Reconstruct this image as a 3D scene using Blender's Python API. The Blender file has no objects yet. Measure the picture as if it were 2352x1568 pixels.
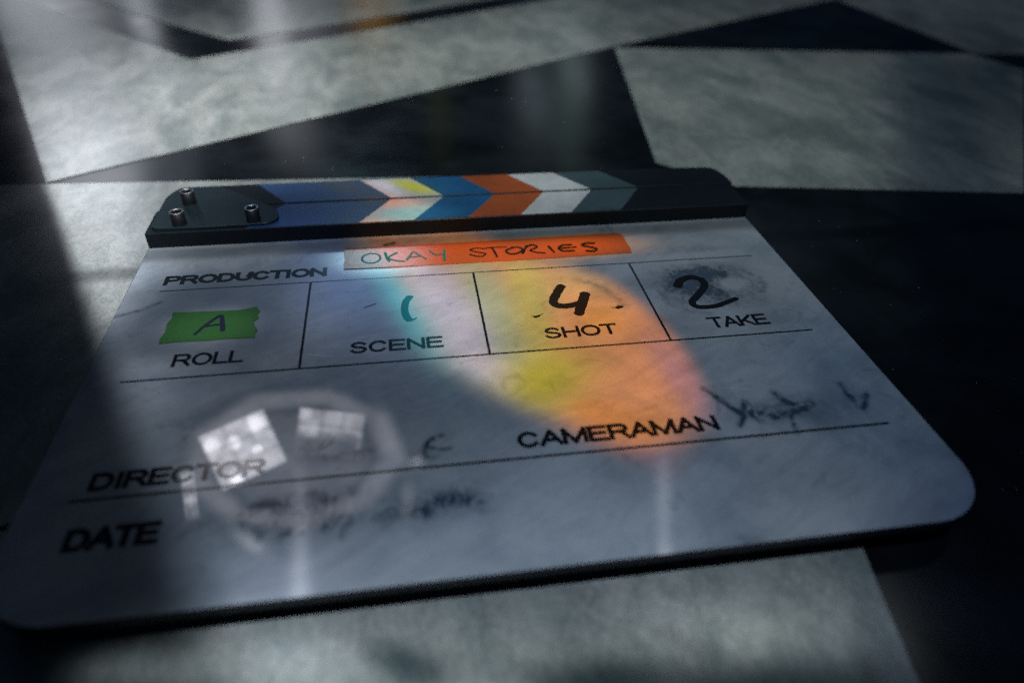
import bpy, bmesh, math, random
import numpy as np
from mathutils import Vector, Matrix, noise

S = 0.001                       # all lengths below are millimetres
scene = bpy.context.scene
COL = scene.collection

# ------------------------------------------------------------------ camera
cam_data = bpy.data.cameras.new("camera")
cam = bpy.data.objects.new("camera", cam_data)
COL.objects.link(cam)
R = Matrix(((0.98831, 0.07305, -0.13383), (-0.15079, 0.59796, -0.78721), (0.02252, 0.79819, 0.60199)))
cam.matrix_world = Matrix.Translation(Vector((99.335, -256.69, 158.246)) * S) @ R.to_4x4()
cam_data.sensor_width = 36.0
cam_data.lens = 1636.64 / 2352 * 36
cam_data.clip_start = 0.01
cam_data.clip_end = 50
cam_data.dof.use_dof = True
cam_data.dof.focus_distance = 0.283
cam_data.dof.aperture_fstop = 4.8
scene.camera = cam

scene.render.engine = 'CYCLES'
scene.cycles.use_denoising = False
scene.cycles.use_adaptive_sampling = False
scene.cycles.sample_clamp_indirect = 2.0
scene.cycles.sample_clamp_direct = 5.0
scene.cycles.use_light_tree = False
scene.cycles.max_bounces = 6
scene.cycles.filter_width = 1.5
scene.view_settings.view_transform = 'Standard'
scene.view_settings.look = 'None'
scene.view_settings.exposure = -0.22
scene.view_settings.gamma = 1
scene.view_settings.use_curve_mapping = False

# Drawn light and shade: GOBO is painted into the added overhead lamp
# (centre in mm on the table plane, inverse axes, fall-off, colour); WORLD_GLOWS is
# glow patches added to the world, placed by direction for their reflections.
FAN_BASE = (0.704, 0.2491, 0.093)
FAN = [(-0.6639, -0.7478, 110.13, 9), (-0.9639, -0.2662, 173.8, 5), (-0.9988, 0.0489, 199.24, 4.5), (-0.701, 0.7132, 201.33, 10), (0.6567, 0.7541, -21.03, 9), (0.6755, 0.7374, -24.8, 8), (0.9539, 0.3, -82.2, 8)]
RAINBOW = [
    ('mix', [192.6, -85.6], [[0.11411, 0.01403], [-0.0037, -0.02933]], 1.5, (0.4608, 0.1802, 0.1581)),
    ('mix', [167.9, -114.8], [[0.04551, -0.01451], [0.00444, -0.13862]], 1.2, (0.256, 0.1272, 0.1395)),
    ('mix', [157.4, -92.0], [[0.06301, 0.04036], [-0.03738, -0.11147]], 1.2, (0.768, 0.2438, 0.0558)),
    ('mix', [163.6, -9.4], [[0.04416, 0.00465], [0.00211, -0.05701]], 1.2, (0.704, 0.3392, 0.093)),
    ('mix', [170.0, -35.9], [[0.08415, 0.00067], [-0.00885, -0.07403]], 1.2, (0.8448, 0.2862, 0.0465)),
    ('mix', [130.4, -37.0], [[0.06754, 0.00724], [-0.00572, -0.01851]], 2, (0.4224, 0.371, 0.1767)),
    ('mix', [119.7, -71.8], [[0.10066, 0.03026], [-0.05937, -0.08724]], 1.2, (0.3456, 0.3286, 0.2511)),
    ('mix', [145.9, -20.6], [[0.11679, -0.00444], [-0.00759, -0.02472]], 1.3, (0.6144, 0.4028, 0.0651)),
    ('mix', [139.9, -73.2], [[0.04464, 0.00838], [0.02733, -0.06231]], 1.3, (0.4864, 0.3498, 0.0279)),
    ('mix', [112.7, -29.0], [[0.07658, 0.01503], [-0.00267, -0.02231]], 1.7, (0.5632, 0.4664, 0.4836)),
    ('mix', [91.2, -20.4], [[0.08756, 0.02543], [-0.00202, -0.01703]], 1.4, (0.1024, 0.2756, 0.279)),
]
SPILL = [
    ('add', [32.2, -158.0], [[0.0621, 0.01504], [-0.01393, -0.18559]], 1.5, (0.14, 0.16, 0.17)),
    ('add', [57.5, -158.9], [[0.0424, 0.00536], [-0.01417, -0.10172]], 1.5, (0.11, 0.12, 0.13)),
    ('mul', [3.4, -157.6], [[0.12277, 0.04594], [-0.01965, -0.14013]], 1.5, (0.3, 0.35, 0.4)),
]
GLINTS = [
    ('mix', [163.0, 15.7], [[0.02645, 0.00244], [0.00129, -0.10506]], 1.5, (0.64, 0.2968, 0.1023)),
    ('mix', [103.0, 74.8], [[0.11905, 0.06748], [-0.03988, -0.13166]], 1.6, (0.27, 0.27, 0.0)),
    ('mix', [90.3, 74.6], [[0.19352, 0.11261], [-0.0102, -0.09927]], 1.5, (0.36, 0.34, 0.38)),
    ('mix', [100.9, 45.6], [[0.0456, 0.00748], [-0.0006, -0.10083]], 2, (0.2, 0.33, 0.3)),
    ('mix', [53.0, 57.0], [[0.02668, 0.00203], [-0.00041, -0.04375]], 1.6, (0.045, 0.075, 0.13)),
]
GOBO = [
    ('add', [80.8, 312.9], [[0.00468, 3e-05], [0.00237, -0.00501]], 1, (0.3, 0.32, 0.3)),
    ('add', [-63.0, 235.2], [[0.00903, 0.00191], [0.00218, -0.00521]], 1.2, (0.55, 0.54, 0.57)),
    ('add', [-44.7, 68.5], [[0.03801, 0.01503], [-0.00101, -0.00934]], 1.5, (0.46, 0.47, 0.5)),
    ('mix', [22.0, -18.2], [[0.02699, -0.00302], [0.00126, -0.03293]], 2.2, (0.04, 0.048, 0.06)),
    ('add', [338.5, 184.1], [[0.0065, -0.00295], [-0.00102, -0.00495]], 1, (0.085, 0.1, 0.09)),
    ('add', [174.5, -94.2], [[0.0112, -0.00068], [0.00019, -0.01434]], 1, (0.06, 0.075, 0.095)),
    ('add', [105.4, -147.7], [[0.00997, -0.0009], [-0.00026, -0.03392]], 1, (0.12, 0.14, 0.16)),
    ('add', [88.6, -165.4], [[0.00831, -0.00015], [-0.00467, -0.09316]], 1, (0.18, 0.19, 0.18)),
    ('add', [170.2, 74.3], [[0.022, -0.00418], [0.00031, -0.03295]], 1, (0.05, 0.06, 0.06)),
    ('add', [64.6, -161.0], [[0.05393, 0.0083], [-0.00858, -0.06154]], 1, (0.2, 0.21, 0.23)),
    ('add', [115.3, -178.4], [[0.05981, -0.00924], [-0.02383, -0.16902]], 1.3, (0.45, 0.45, 0.47)),
    ('add', [178.4, -166.5], [[0.03963, -0.01775], [-0.01065, -0.1207]], 1, (0.08, 0.085, 0.075)),
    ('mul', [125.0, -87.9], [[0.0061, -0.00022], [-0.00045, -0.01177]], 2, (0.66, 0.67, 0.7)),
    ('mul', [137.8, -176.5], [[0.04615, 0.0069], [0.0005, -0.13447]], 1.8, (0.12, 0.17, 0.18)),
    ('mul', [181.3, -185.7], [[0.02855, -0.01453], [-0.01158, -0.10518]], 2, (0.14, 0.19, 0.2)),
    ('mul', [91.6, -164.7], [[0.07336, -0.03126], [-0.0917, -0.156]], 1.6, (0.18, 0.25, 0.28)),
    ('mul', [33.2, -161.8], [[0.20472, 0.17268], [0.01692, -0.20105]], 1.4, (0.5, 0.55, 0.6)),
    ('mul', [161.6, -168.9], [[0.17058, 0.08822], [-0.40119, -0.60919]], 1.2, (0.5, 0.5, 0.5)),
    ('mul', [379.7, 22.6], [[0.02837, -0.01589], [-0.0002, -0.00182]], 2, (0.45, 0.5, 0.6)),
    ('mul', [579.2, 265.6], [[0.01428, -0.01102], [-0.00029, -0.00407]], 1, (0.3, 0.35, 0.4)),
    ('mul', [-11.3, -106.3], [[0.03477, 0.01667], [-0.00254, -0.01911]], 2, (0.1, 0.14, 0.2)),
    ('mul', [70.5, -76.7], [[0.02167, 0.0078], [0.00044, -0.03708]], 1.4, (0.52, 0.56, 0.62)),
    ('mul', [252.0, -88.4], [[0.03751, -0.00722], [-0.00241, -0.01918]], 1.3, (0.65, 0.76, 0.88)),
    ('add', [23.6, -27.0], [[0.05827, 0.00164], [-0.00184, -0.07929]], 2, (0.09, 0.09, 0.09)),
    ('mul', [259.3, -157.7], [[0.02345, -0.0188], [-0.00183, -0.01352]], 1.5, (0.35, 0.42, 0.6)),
    ('mix', [72.0, 1.2], [[0.04467, 0.0109], [-0.00283, -0.0244]], 1, (0.085, 0.105, 0.19)),
]
WORLD_GLOWS = [
    ([0.0326, 0.8399, 0.5418], [2.2899, -0.1605, 0.0903], [-0.0457, -10.5866, 16.3987], 3, (0.12, 0.15, 0.2)),
    ([-0.0415, 0.7175, 0.6954], [98.5306, 23.1147, -17.9693], [-9.2905, -16.4222, 16.391], 1.5, (0.35, 0.36, 0.36)),
    ([-0.2477, 0.7459, 0.6183], [15.5121, 5.1124, 0.0384], [33.8862, -67.9034, 95.4777], 1.3, (0.22, 0.23, 0.24)),
    ([-0.0265, 0.6527, 0.7572], [169.0152, -19.1027, 22.3817], [-4.3617, -32.7832, 28.1072], 1.5, (0.8, 0.8, 0.8)),
    ([-0.01, 0.6898, 0.7239], [120.3301, -5.4944, 6.8958], [93.6015, -209.6739, 201.1003], 1.5, (3, 2.8, 2.8)),
    ([-0.2266, 0.6118, 0.7579], [37.6856, -10.4215, 19.6788], [-85.7291, -104.0844, 58.3966], 1.5, (1.3, 1.3, 1.3)),
    ([-0.1941, 0.5772, 0.7932], [11.0649, 2.4209, 0.9356], [-1.4597, -21.8649, 15.5588], 1, (0.45, 0.45, 0.55)),
    ([-0.1692, 0.5214, 0.8364], [62.9272, 5.0757, 9.559], [-1.573, -11.302, 6.737], 1.3, (2.4, 2.4, 2.6)),
    ([-0.1667, 0.6163, 0.7697], [100.9288, 8.1427, 15.3353], [-1.3017, -9.632, 7.4369], 1.5, (0.8, 0.8, 0.88)),
    ([0.3131, 0.5938, 0.7412], [102.753, -34.0603, -16.1125], [-1.603, -12.0552, 10.3394], 1.5, (0.8, 0.8, 0.88)),
    ([0.3011, 0.5065, 0.808], [107.1098, -27.6551, -22.5775], [-2.2207, -16.2018, 10.99], 1.5, (2.6, 2.5, 2.5)),
    ([0.298, 0.4439, 0.8451], [127.4479, -23.0827, -32.8114], [-3.9715, -28.4779, 16.361], 1.5, (3.6, 3.4, 3.5)),
    ([0.522, 0.39, 0.7585], [95.8247, -14.2182, -58.6579], [-1.9089, -13.7964, 8.4202], 1.5, (1.6, 1.7, 1.7)),
    ([-0.3888, 0.9028, 0.1838], [9.9482, 2.5152, 8.5969], [-6.9612, -9.6738, 32.6899], 1.3, (1.7, 1.7, 1.75)),
    ([-0.2871, 0.9369, 0.1996], [77.3485, 25.1699, -6.9009], [5.7501, -7.2946, 42.4933], 1.5, (2.4, 2.4, 2.5)),
    ([-0.2744, 0.939, 0.2072], [232.2003, 55.9456, 53.9829], [-0.4018, -7.9208, 35.3454], 1.5, (1.0, 1.0, 1.05)),
    ([-0.275, 0.925, 0.2622], [71.7914, 26.6889, -18.8709], [-29.244, -32.3427, 83.4381], 1.3, (1.1, 1.1, 1.15)),
    ([-0.1471, 0.965, 0.217], [53.9839, 6.0884, 9.5027], [-0.3157, -6.0831, 26.8214], 3, (1.7, 1.65, 1.7)),
    ([-0.1454, 0.9497, 0.2774], [37.7454, 3.9103, 6.3851], [-0.3473, -4.6181, 15.6064], 2, (0.45, 0.42, 0.42)),
    ([-0.1066, 0.9694, 0.221], [31.7758, 2.4153, 4.7186], [2.2453, -7.3778, 33.4328], 1.5, (0.5, 0.48, 0.5)),
    ([-0.293, 0.9101, 0.293], [126.5745, 29.8257, 33.9281], [-1.0634, -12.7141, 38.4231], 1.5, (0.35, 0.35, 0.37)),
    ([-0.3629, 0.8588, 0.3617], [17.9746, 6.7857, 1.9034], [-0.6189, -6.1624, 13.9973], 3, (1.9, 1.85, 2.0)),
    ([-0.3387, 0.8883, 0.3102], [19.0473, 7.5691, -0.9004], [-0.7738, -8.6559, 23.9372], 1.3, (0.35, 0.33, 0.36)),
    ([-0.2817, 0.8869, 0.3662], [27.9295, 5.9649, 7.0257], [-1.2384, -12.5021, 29.3196], 3, (0.28, 0.32, 0.36)),
    ([-0.0262, 0.9768, 0.2124], [27.9106, 3.3679, -12.0535], [30.8439, -31.8466, 150.2532], 1.3, (2.3, 1.1, 0.12)),
    ([-0.0956, 0.9716, 0.2166], [15.4716, 1.8947, -1.686], [7.7543, -16.7522, 78.5769], 1.3, (0.35, 0.36, 0.42)),
    ([-0.1333, 0.9279, 0.3483], [30.7724, 6.2429, -4.8595], [-1.0138, -10.9463, 28.7667], 1.2, (0.55, 0.55, 0.55)),
    ([0.1781, 0.9327, 0.3135], [45.0139, -5.1028, -10.3902], [-0.6003, -7.1676, 21.6524], 1.2, (0.3, 0.36, 0.38)),
    ([0.2315, 0.933, 0.2754], [67.5237, -6.225, -35.6622], [-11.901, -7.6909, 36.0497], 1.4, (0.5, 0.56, 0.58)),
    ([0.0537, 0.9404, 0.3358], [78.4884, -5.559, 3.0186], [-0.5943, -6.7218, 18.9088], 1.2, (0.09, 0.085, 0.02)),
    ([0.2261, 0.9175, 0.3272], [42.1194, -9.275, -3.0943], [-0.3082, -3.5174, 10.0537], 1.2, (0.14, 0.2, 0.17)),
    ([-0.0414, 0.8647, 0.5005], [16.9675, 3.3452, -4.382], [0.1661, -24.3339, 42.0582], 1.5, (3.2, 4.9, 5.6)),
    ([-0.0669, 0.8497, 0.523], [14.622, 3.5806, -3.9514], [-0.9357, -8.0762, 12.9985], 1, (0.04, 0.18, 0.3)),
    ([-0.0108, 0.8302, 0.5574], [38.4514, 9.8642, -13.9365], [-0.8444, -7.1167, 10.577], 1, (0.1, 0.9, 1.0)),
    ([0.1446, 0.8577, 0.4934], [9.0732, -1.4023, -0.2202], [-0.0273, -20.7794, 36.1319], 1, (0.2, 0.13, 0.1)),
]

PANES = [
    ((24.1, 58.86, 159.29), (40.68, -10.66, 89.35), (140.73, 15.54, 17.91), 142.7, 93.9, 0.6, [], -1.0),
    ((-25.85, 19.88, 140.44), (3.55, -45.06, 70.3), (6.9, 1.97, 1.07), 7.3, 27.4, 1.1, [(0.4, 0.8, 0.4, 1.2), (0.5, 0.4, 0.4, 1.4), (0.6, 0.1, 0.3, 0.6)], 0.3),
    ((-2.32, 49.96, 139.13), (20.83, -19.88, 71.4), (34.96, 15.38, -3.91), 38.4, 34.3, 3.4, [(0.12, 0.75, 0.13, 1.0), (0.42, 0.66, 0.1, 1.2), (0.8, 0.8, 0.14, 1.1), (0.68, 0.4, 0.07, 1.3), (0.25, 0.1, 0.1, 1.3), (0.5, 0.15, 0.3, 0.2)], 0.0),
    ((45.51, 57.54, 140.36), (57.84, -14.4, 72.0), (37.62, -1.79, 8.67), 38.7, 27.8, 1.6, [(0.08, 0.9, 0.12, 1.0), (0.2, 0.55, 0.15, 0.8), (0.6, 0.75, 0.25, 0.5), (0.95, 0.3, 0.05, 2.5), (0.7, 0.3, 0.2, -0.5)], 0.6),
]
# ------------------------------------------------------------------ node helpers
class N:
    def __init__(self, tree):
        self.t = tree
    def new(self, kind, **kw):
        n = self.t.nodes.new(kind)
        for k, v in kw.items():
            setattr(n, k, v)
        return n
    def put(self, sock, v):
        if hasattr(v, 'is_output') or isinstance(v, bpy.types.NodeSocket):
            self.t.links.new(v, sock)
        else:
            sock.default_value = v
    def m(self, op, a, b=0.0, c=0.0, clamp=False):
        n = self.new('ShaderNodeMath', operation=op, use_clamp=clamp)
        for i, v in enumerate((a, b, c)):
            self.put(n.inputs[i], v)
        return n.outputs[0]
    def dot(self, v, w):
        n = self.new('ShaderNodeVectorMath', operation='DOT_PRODUCT')
        self.put(n.inputs[0], v); self.put(n.inputs[1], w)
        return n.outputs['Value']
    def vec(self, op, v, w):
        n = self.new('ShaderNodeVectorMath', operation=op)
        self.put(n.inputs[0], v); self.put(n.inputs[1], w)
        return n.outputs[0]
    def scale(self, v, s):
        n = self.new('ShaderNodeVectorMath', operation='SCALE')
        self.put(n.inputs[0], v); self.put(n.inputs['Scale'], s)
        return n.outputs[0]
    def mixv(self, f, a, b):
        return self.vec('ADD', self.scale(a, self.m('SUBTRACT', 1.0, f)), self.scale(b, f))
    def smooth(self, v, lo, hi, a=0.0, b=1.0):
        n = self.new('ShaderNodeMapRange', interpolation_type='SMOOTHSTEP')
        for i, x in enumerate((v, lo, hi, a, b)):
            self.put(n.inputs[i], x)
        return n.outputs[0]
    def comb(self, x, y, z):
        n = self.new('ShaderNodeCombineXYZ')
        for i, v in enumerate((x, y, z)):
            self.put(n.inputs[i], v)
        return n.outputs[0]
    def noise(self, v, scale, detail=2, rough=0.5, dist=0.0):
        n = self.new('ShaderNodeTexNoise')
        self.put(n.inputs['Vector'], v)
        n.inputs['Scale'].default_value = scale
        n.inputs['Detail'].default_value = detail
        n.inputs['Roughness'].default_value = rough
        n.inputs['Distortion'].default_value = dist
        return n.outputs['Fac']
    def bell(self, u, v, p):
        """exp(-(u^2)^p - (v^2)^p) for p > 2 (window shaped), else exp(-(u^2+v^2)^p)"""
        if p > 2.01:
            q = self.m('ADD', self.m('POWER', self.m('MULTIPLY', u, u), p), self.m('POWER', self.m('MULTIPLY', v, v), p))
        else:
            q = self.m('ADD', self.m('MULTIPLY', u, u), self.m('MULTIPLY', v, v))
            if p != 1:
                q = self.m('POWER', q, p)
        return self.m('POWER', math.e, self.m('MULTIPLY', q, -1.0))

# ------------------------------------------------------------------ world: dark room, glow patches added for their reflections
world = bpy.data.worlds.new("World")
scene.world = world
world.use_nodes = True
world.cycles.sampling_method = 'MANUAL'
world.cycles.sample_map_resolution = 2048
wt = world.node_tree
wt.nodes.clear()
w = N(wt)
D = w.new('ShaderNodeTexCoord').outputs['Generated']
D = w.vec('NORMALIZE', D, (0, 0, 0))
base = w.scale((0.0010, 0.0052, 0.0125), 1.0)
tot = base
lit = None
for c, e1, e2, pw, colr in WORLD_GLOWS:
    f = w.bell(w.dot(D, e1), w.dot(D, e2), pw)
    f = w.m('MULTIPLY', f, w.m('GREATER_THAN', w.dot(D, c), 0.0))
    g = w.scale(tuple(colr), f)
    lit = g if lit is None else w.vec('ADD', lit, g)
# cut-off painted into the world: glow left of it goes dark
Dn = w.noise(D, 14.0, 3, 0.6)
lit = w.scale(lit, w.m('MULTIPLY_ADD', Dn, 0.9, 0.55))
left_mask = w.m('MULTIPLY', w.smooth(w.dot(D, (0.8957, 0.4444, -0.018)), -0.010, 0.02), w.smooth(w.dot(D, (0.9085, 0.4113, 0.0732)), -0.008, 0.006))
lit = w.vec('MULTIPLY', w.scale(lit, left_mask), (0.95, 1.0, 1.05))
tot = w.vec('ADD', base, lit)
bg = w.new('ShaderNodeBackground')
wt.links.new(tot, bg.inputs['Color'])
bg.inputs['Strength'].default_value = 1.0
wt.links.new(bg.outputs[0], w.new('ShaderNodeOutputWorld').inputs[0])

# ------------------------------------------------------------------ added overhead projector, light and shade drawn in its pattern
LX, LY, LZ = 170.0, -430.0, 1100.0
ld = bpy.data.lights.new("pattern_lamp", 'SPOT')
lamp = bpy.data.objects.new("pattern_lamp", ld)
COL.objects.link(lamp)
lamp.location = (LX * S, LY * S, LZ * S)
ld.spot_size = math.radians(110)
ld.spot_blend = 0.2
ld.shadow_soft_size = 0.003
ld.energy = 150.0
ld.use_nodes = True
lt = ld.node_tree
lt.nodes.clear()
g = N(lt)
inc = g.new('ShaderNodeNewGeometry').outputs['Incoming']
sep = g.new('ShaderNodeSeparateXYZ'); lt.links.new(inc, sep.inputs[0])
rx = g.m('DIVIDE', sep.outputs[0], sep.outputs[2])
ry = g.m('DIVIDE', sep.outputs[1], sep.outputs[2])
X = g.m('MULTIPLY_ADD', rx, -LZ, LX)
Y = g.m('MULTIPLY_ADD', ry, -LZ, LY)
P = g.comb(X, Y, 0.0)
def paint(acc, rows):
    for mode, c, M, pw, colr in rows:
        dx = g.m('SUBTRACT', X, c[0]); dy = g.m('SUBTRACT', Y, c[1])
        u = g.m('ADD', g.m('MULTIPLY', dx, M[0][0]), g.m('MULTIPLY', dy, M[0][1]))
        v = g.m('ADD', g.m('MULTIPLY', dx, M[1][0]), g.m('MULTIPLY', dy, M[1][1]))
        f = g.bell(u, v, pw)
        if mode == 'add':
            acc = g.vec('ADD', acc, g.scale(tuple(colr), f))
        elif mode == 'mul':
            acc = g.vec('MULTIPLY', acc, g.mixv(f, (1, 1, 1), tuple(colr)))
        else:
            acc = g.mixv(f, acc, tuple(colr))
    return acc
acc = paint(g.scale((0.075, 0.085, 0.095), 1.0), GOBO)
# rainbow patch drawn into the lamp: a fan bounded by soft straight edges
fan = None
for nx, ny, dd, ww in FAN:
    e = g.m('ADD', g.m('MULTIPLY_ADD', X, nx, dd), g.m('MULTIPLY', Y, ny))
    e = g.smooth(e, -ww, ww)
    fan = e if fan is None else g.m('MULTIPLY', fan, e)
acc = g.mixv(fan, acc, paint(g.scale(FAN_BASE, 1.0), RAINBOW))
acc = paint(acc, GLINTS)
# dark left side drawn into the lamp's pattern, softer towards the front
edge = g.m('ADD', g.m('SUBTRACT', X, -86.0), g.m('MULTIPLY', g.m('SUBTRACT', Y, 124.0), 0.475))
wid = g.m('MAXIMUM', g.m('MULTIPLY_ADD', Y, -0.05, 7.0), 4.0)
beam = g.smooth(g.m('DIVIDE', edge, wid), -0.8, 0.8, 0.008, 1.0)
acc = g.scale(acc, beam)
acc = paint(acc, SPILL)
strip = g.m('MULTIPLY', g.smooth(Y, 22.5, 26.5), g.smooth(Y, 33.0, 37.0, 1.0, 0.0))  # shade band below the clapstick, drawn into the lamp's light
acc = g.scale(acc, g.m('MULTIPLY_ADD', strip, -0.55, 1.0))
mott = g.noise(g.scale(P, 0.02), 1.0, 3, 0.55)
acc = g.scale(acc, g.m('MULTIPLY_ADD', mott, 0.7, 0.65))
# keystone: even light over the table
k = g.m('POWER', g.m('ADD', g.m('ADD', g.m('MULTIPLY', rx, rx), g.m('MULTIPLY', ry, ry)), 1.0), 1.5)
acc = g.scale(acc, k)
em = g.new('ShaderNodeEmission')
lt.links.new(acc, em.inputs['Color'])
em.inputs['Strength'].default_value = 1.0
lt.links.new(em.outputs[0], g.new('ShaderNodeOutputLight').inputs[0])

# ------------------------------------------------------------------ small unseen pane lamps, added to be mirrored by the slate
SPREAD_GAIN = 0.065
def pane_lamp(loc, aim, right, wx, wy, radiance, spots, fade):
    d = bpy.data.lights.new("added_pane_lamp", 'AREA')
    o = bpy.data.objects.new("added_pane_lamp", d)
    COL.objects.link(o)
    z = (Vector(loc) - Vector(aim)).normalized()
    x = Vector(right); x = (x - z * x.dot(z)).normalized()
    y = z.cross(x)
    m = Matrix((x, y, z)).transposed().to_4x4()
    o.matrix_world = Matrix.Translation(Vector(loc) * S) @ m
    d.shape = 'RECTANGLE'; d.size = wx * S; d.size_y = wy * S
    d.energy = radiance * math.pi * wx * wy * S * S * SPREAD_GAIN
    d.spread = math.radians(44)
    d.use_nodes = True
    t = d.node_tree; t.nodes.clear()
    n = N(t)
    uv = n.new('ShaderNodeNewGeometry').outputs['Parametric']
    sp = n.new('ShaderNodeSeparateXYZ'); t.links.new(uv, sp.inputs[0])
    if fade < 0:                        # faint many-sided halo round the panes, drawn in the emission
        px_ = n.m('MULTIPLY', n.m('SUBTRACT', sp.outputs[0], 0.5), 2.0)
        py_ = n.m('MULTIPLY', n.m('SUBTRACT', sp.outputs[1], 0.5), 2.0)
        r_ = None
        for k_ in range(9):
            a_ = 2 * math.pi * (k_ + 0.3) / 9
            q_ = n.m('ADD', n.m('MULTIPLY', px_, math.cos(a_)), n.m('MULTIPLY', py_, math.sin(a_)))
            r_ = q_ if r_ is None else n.m('MAXIMUM', r_, q_)
        nz = n.noise(n.vec('MULTIPLY', uv, (1.6, 1, 1)), 3.0, 4, 0.65)
        body = n.smooth(r_, 0.84, 0.93, 1.0, 0.0)
        ring = n.m('MULTIPLY', n.smooth(r_, 0.62, 0.74), n.smooth(r_, 0.78, 0.88, 1.0, 0.0))
        dark = n.m('MULTIPLY', n.smooth(r_, 0.54, 0.60), n.smooth(r_, 0.60, 0.68, 1.0, 0.0))
        v = n.m('MULTIPLY', body, n.m('SUBTRACT', n.m('MULTIPLY_ADD', ring, 0.75, 0.55), n.m('MULTIPLY', dark, 0.3)))
        v = n.m('MULTIPLY', v, n.m('MULTIPLY_ADD', nz, 1.6, 0.15))
    else:
        nz = n.noise(n.vec('MULTIPLY', uv, (1, 1, 1)), 5.0, 3, 0.6)
        v = n.m('MULTIPLY_ADD', nz, 0.9, 0.30)
        for (cx, cy, r, k) in spots:
            dx = n.m('DIVIDE', n.m('SUBTRACT', sp.outputs[0], cx), r); dy = n.m('DIVIDE', n.m('SUBTRACT', sp.outputs[1], cy), r * wx / wy)
            v = n.m('ADD', v, n.m('MULTIPLY', n.bell(dx, dy, 2.0), k))
        # glazing bars drawn as dimmer lines in the emission
        for c_, ch in ((0.36, 0), (0.68, 0), (0.33, 1), (0.66, 1)):
            b_ = n.smooth(n.m('ABSOLUTE', n.m('SUBTRACT', sp.outputs[ch], c_)), 0.01, 0.07, 0.72, 1.0)
            v = n.m('MULTIPLY', v, b_)
        v = n.m('MULTIPLY', v, n.smooth(n.m('ADD', sp.outputs[1], n.m('MULTIPLY', nz, 0.35)), fade - 0.15, fade + 0.2, 0.15, 1.0))
        for ch in (0, 1):
            ed = n.m('ABSOLUTE', n.m('SUBTRACT', sp.outputs[ch], 0.5))
            v = n.m('MULTIPLY', v, n.smooth(ed, 0.44, 0.5, 1.0, 0.35))
    e = n.new('ShaderNodeEmission')
    t.links.new(n.scale((1.0, 0.98, 1.07), v), e.inputs['Color'])
    t.links.new(e.outputs[0], n.new('ShaderNodeOutputLight').inputs[0])
    return o
for q in PANES:
    pane_lamp(*q)

# ------------------------------------------------------------------ materials
def mat(name, color=(0.5, 0.5, 0.5), rough=0.4, ior=1.5, metal=0.0, fn=None, bump=None):
    m = bpy.data.materials.new(name)
    m.use_nodes = True
    t = m.node_tree
    n = N(t)
    b = t.nodes['Principled BSDF']
    b.inputs['Base Color'].default_value = (*color, 1)
    b.inputs['Roughness'].default_value = rough
    b.inputs['IOR'].default_value = ior
    b.inputs['Metallic'].default_value = metal
    pos = n.new('ShaderNodeTexCoord').outputs['Object']
    if bump:
        sc_, st = bump
        bn = n.new('ShaderNodeBump')
        bn.inputs['Strength'].default_value = st
        bn.inputs['Distance'].default_value = 0.0002
        t.links.new(n.noise(pos, sc_, 3, 0.6), bn.inputs['Height'])
        t.links.new(bn.outputs[0], b.inputs['Normal'])
    if fn:
        fn(n, b, pos)
    return m

def fn_marble(n, b, pos):
    st = n.vec('MULTIPLY', pos, (2.1, 1.0, 1.0))
    cloud = n.noise(st, 14.0, 7, 0.68, 0.9)
    vein = n.noise(st, 30.0, 5, 0.65, 1.6)
    vein = n.m('ABSOLUTE', n.m('SUBTRACT', vein, 0.5))
    vein = n.smooth(vein, 0.0, 0.06)
    grain = n.noise(pos, 1500.0, 2, 0.7)
    c = n.mixv(n.smooth(cloud, 0.32, 0.68), (0.155, 0.18, 0.178), (0.30, 0.315, 0.30))
    c = n.scale(c, n.m('MULTIPLY_ADD', vein, 0.16, 0.84))
    v2 = n.noise(n.vec('MULTIPLY', pos, (1.6, 1.0, 1.0)), 60.0, 6, 0.7, 2.2)
    v2 = n.smooth(n.m('ABSOLUTE', n.m('SUBTRACT', v2, 0.52)), 0.0, 0.02)
    c = n.scale(c, n.m('MULTIPLY_ADD', v2, 0.14, 0.86))
    pit = n.noise(pos, 420.0, 3, 0.7)
    c = n.scale(c, n.smooth(pit, 0.24, 0.36, 0.6, 1.0))
    c = n.scale(c, n.m('MULTIPLY_ADD', grain, 1.3, 0.35))
    n.t.links.new(c, b.inputs['Base Color'])
    n.t.links.new(n.m('MULTIPLY_ADD', cloud, 0.10, 0.13), b.inputs['Roughness'])

def fn_black(n, b, pos):
    cl = n.noise(pos, 22.0, 4, 0.6, 0.4)
    c = n.mixv(n.smooth(cl, 0.35, 0.7), (0.004, 0.005, 0.006), (0.010, 0.013, 0.016))
    n.t.links.new(c, b.inputs['Base Color'])
    n.t.links.new(n.m('MULTIPLY_ADD', cl, 0.12, 0.08), b.inputs['Roughness'])

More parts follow.
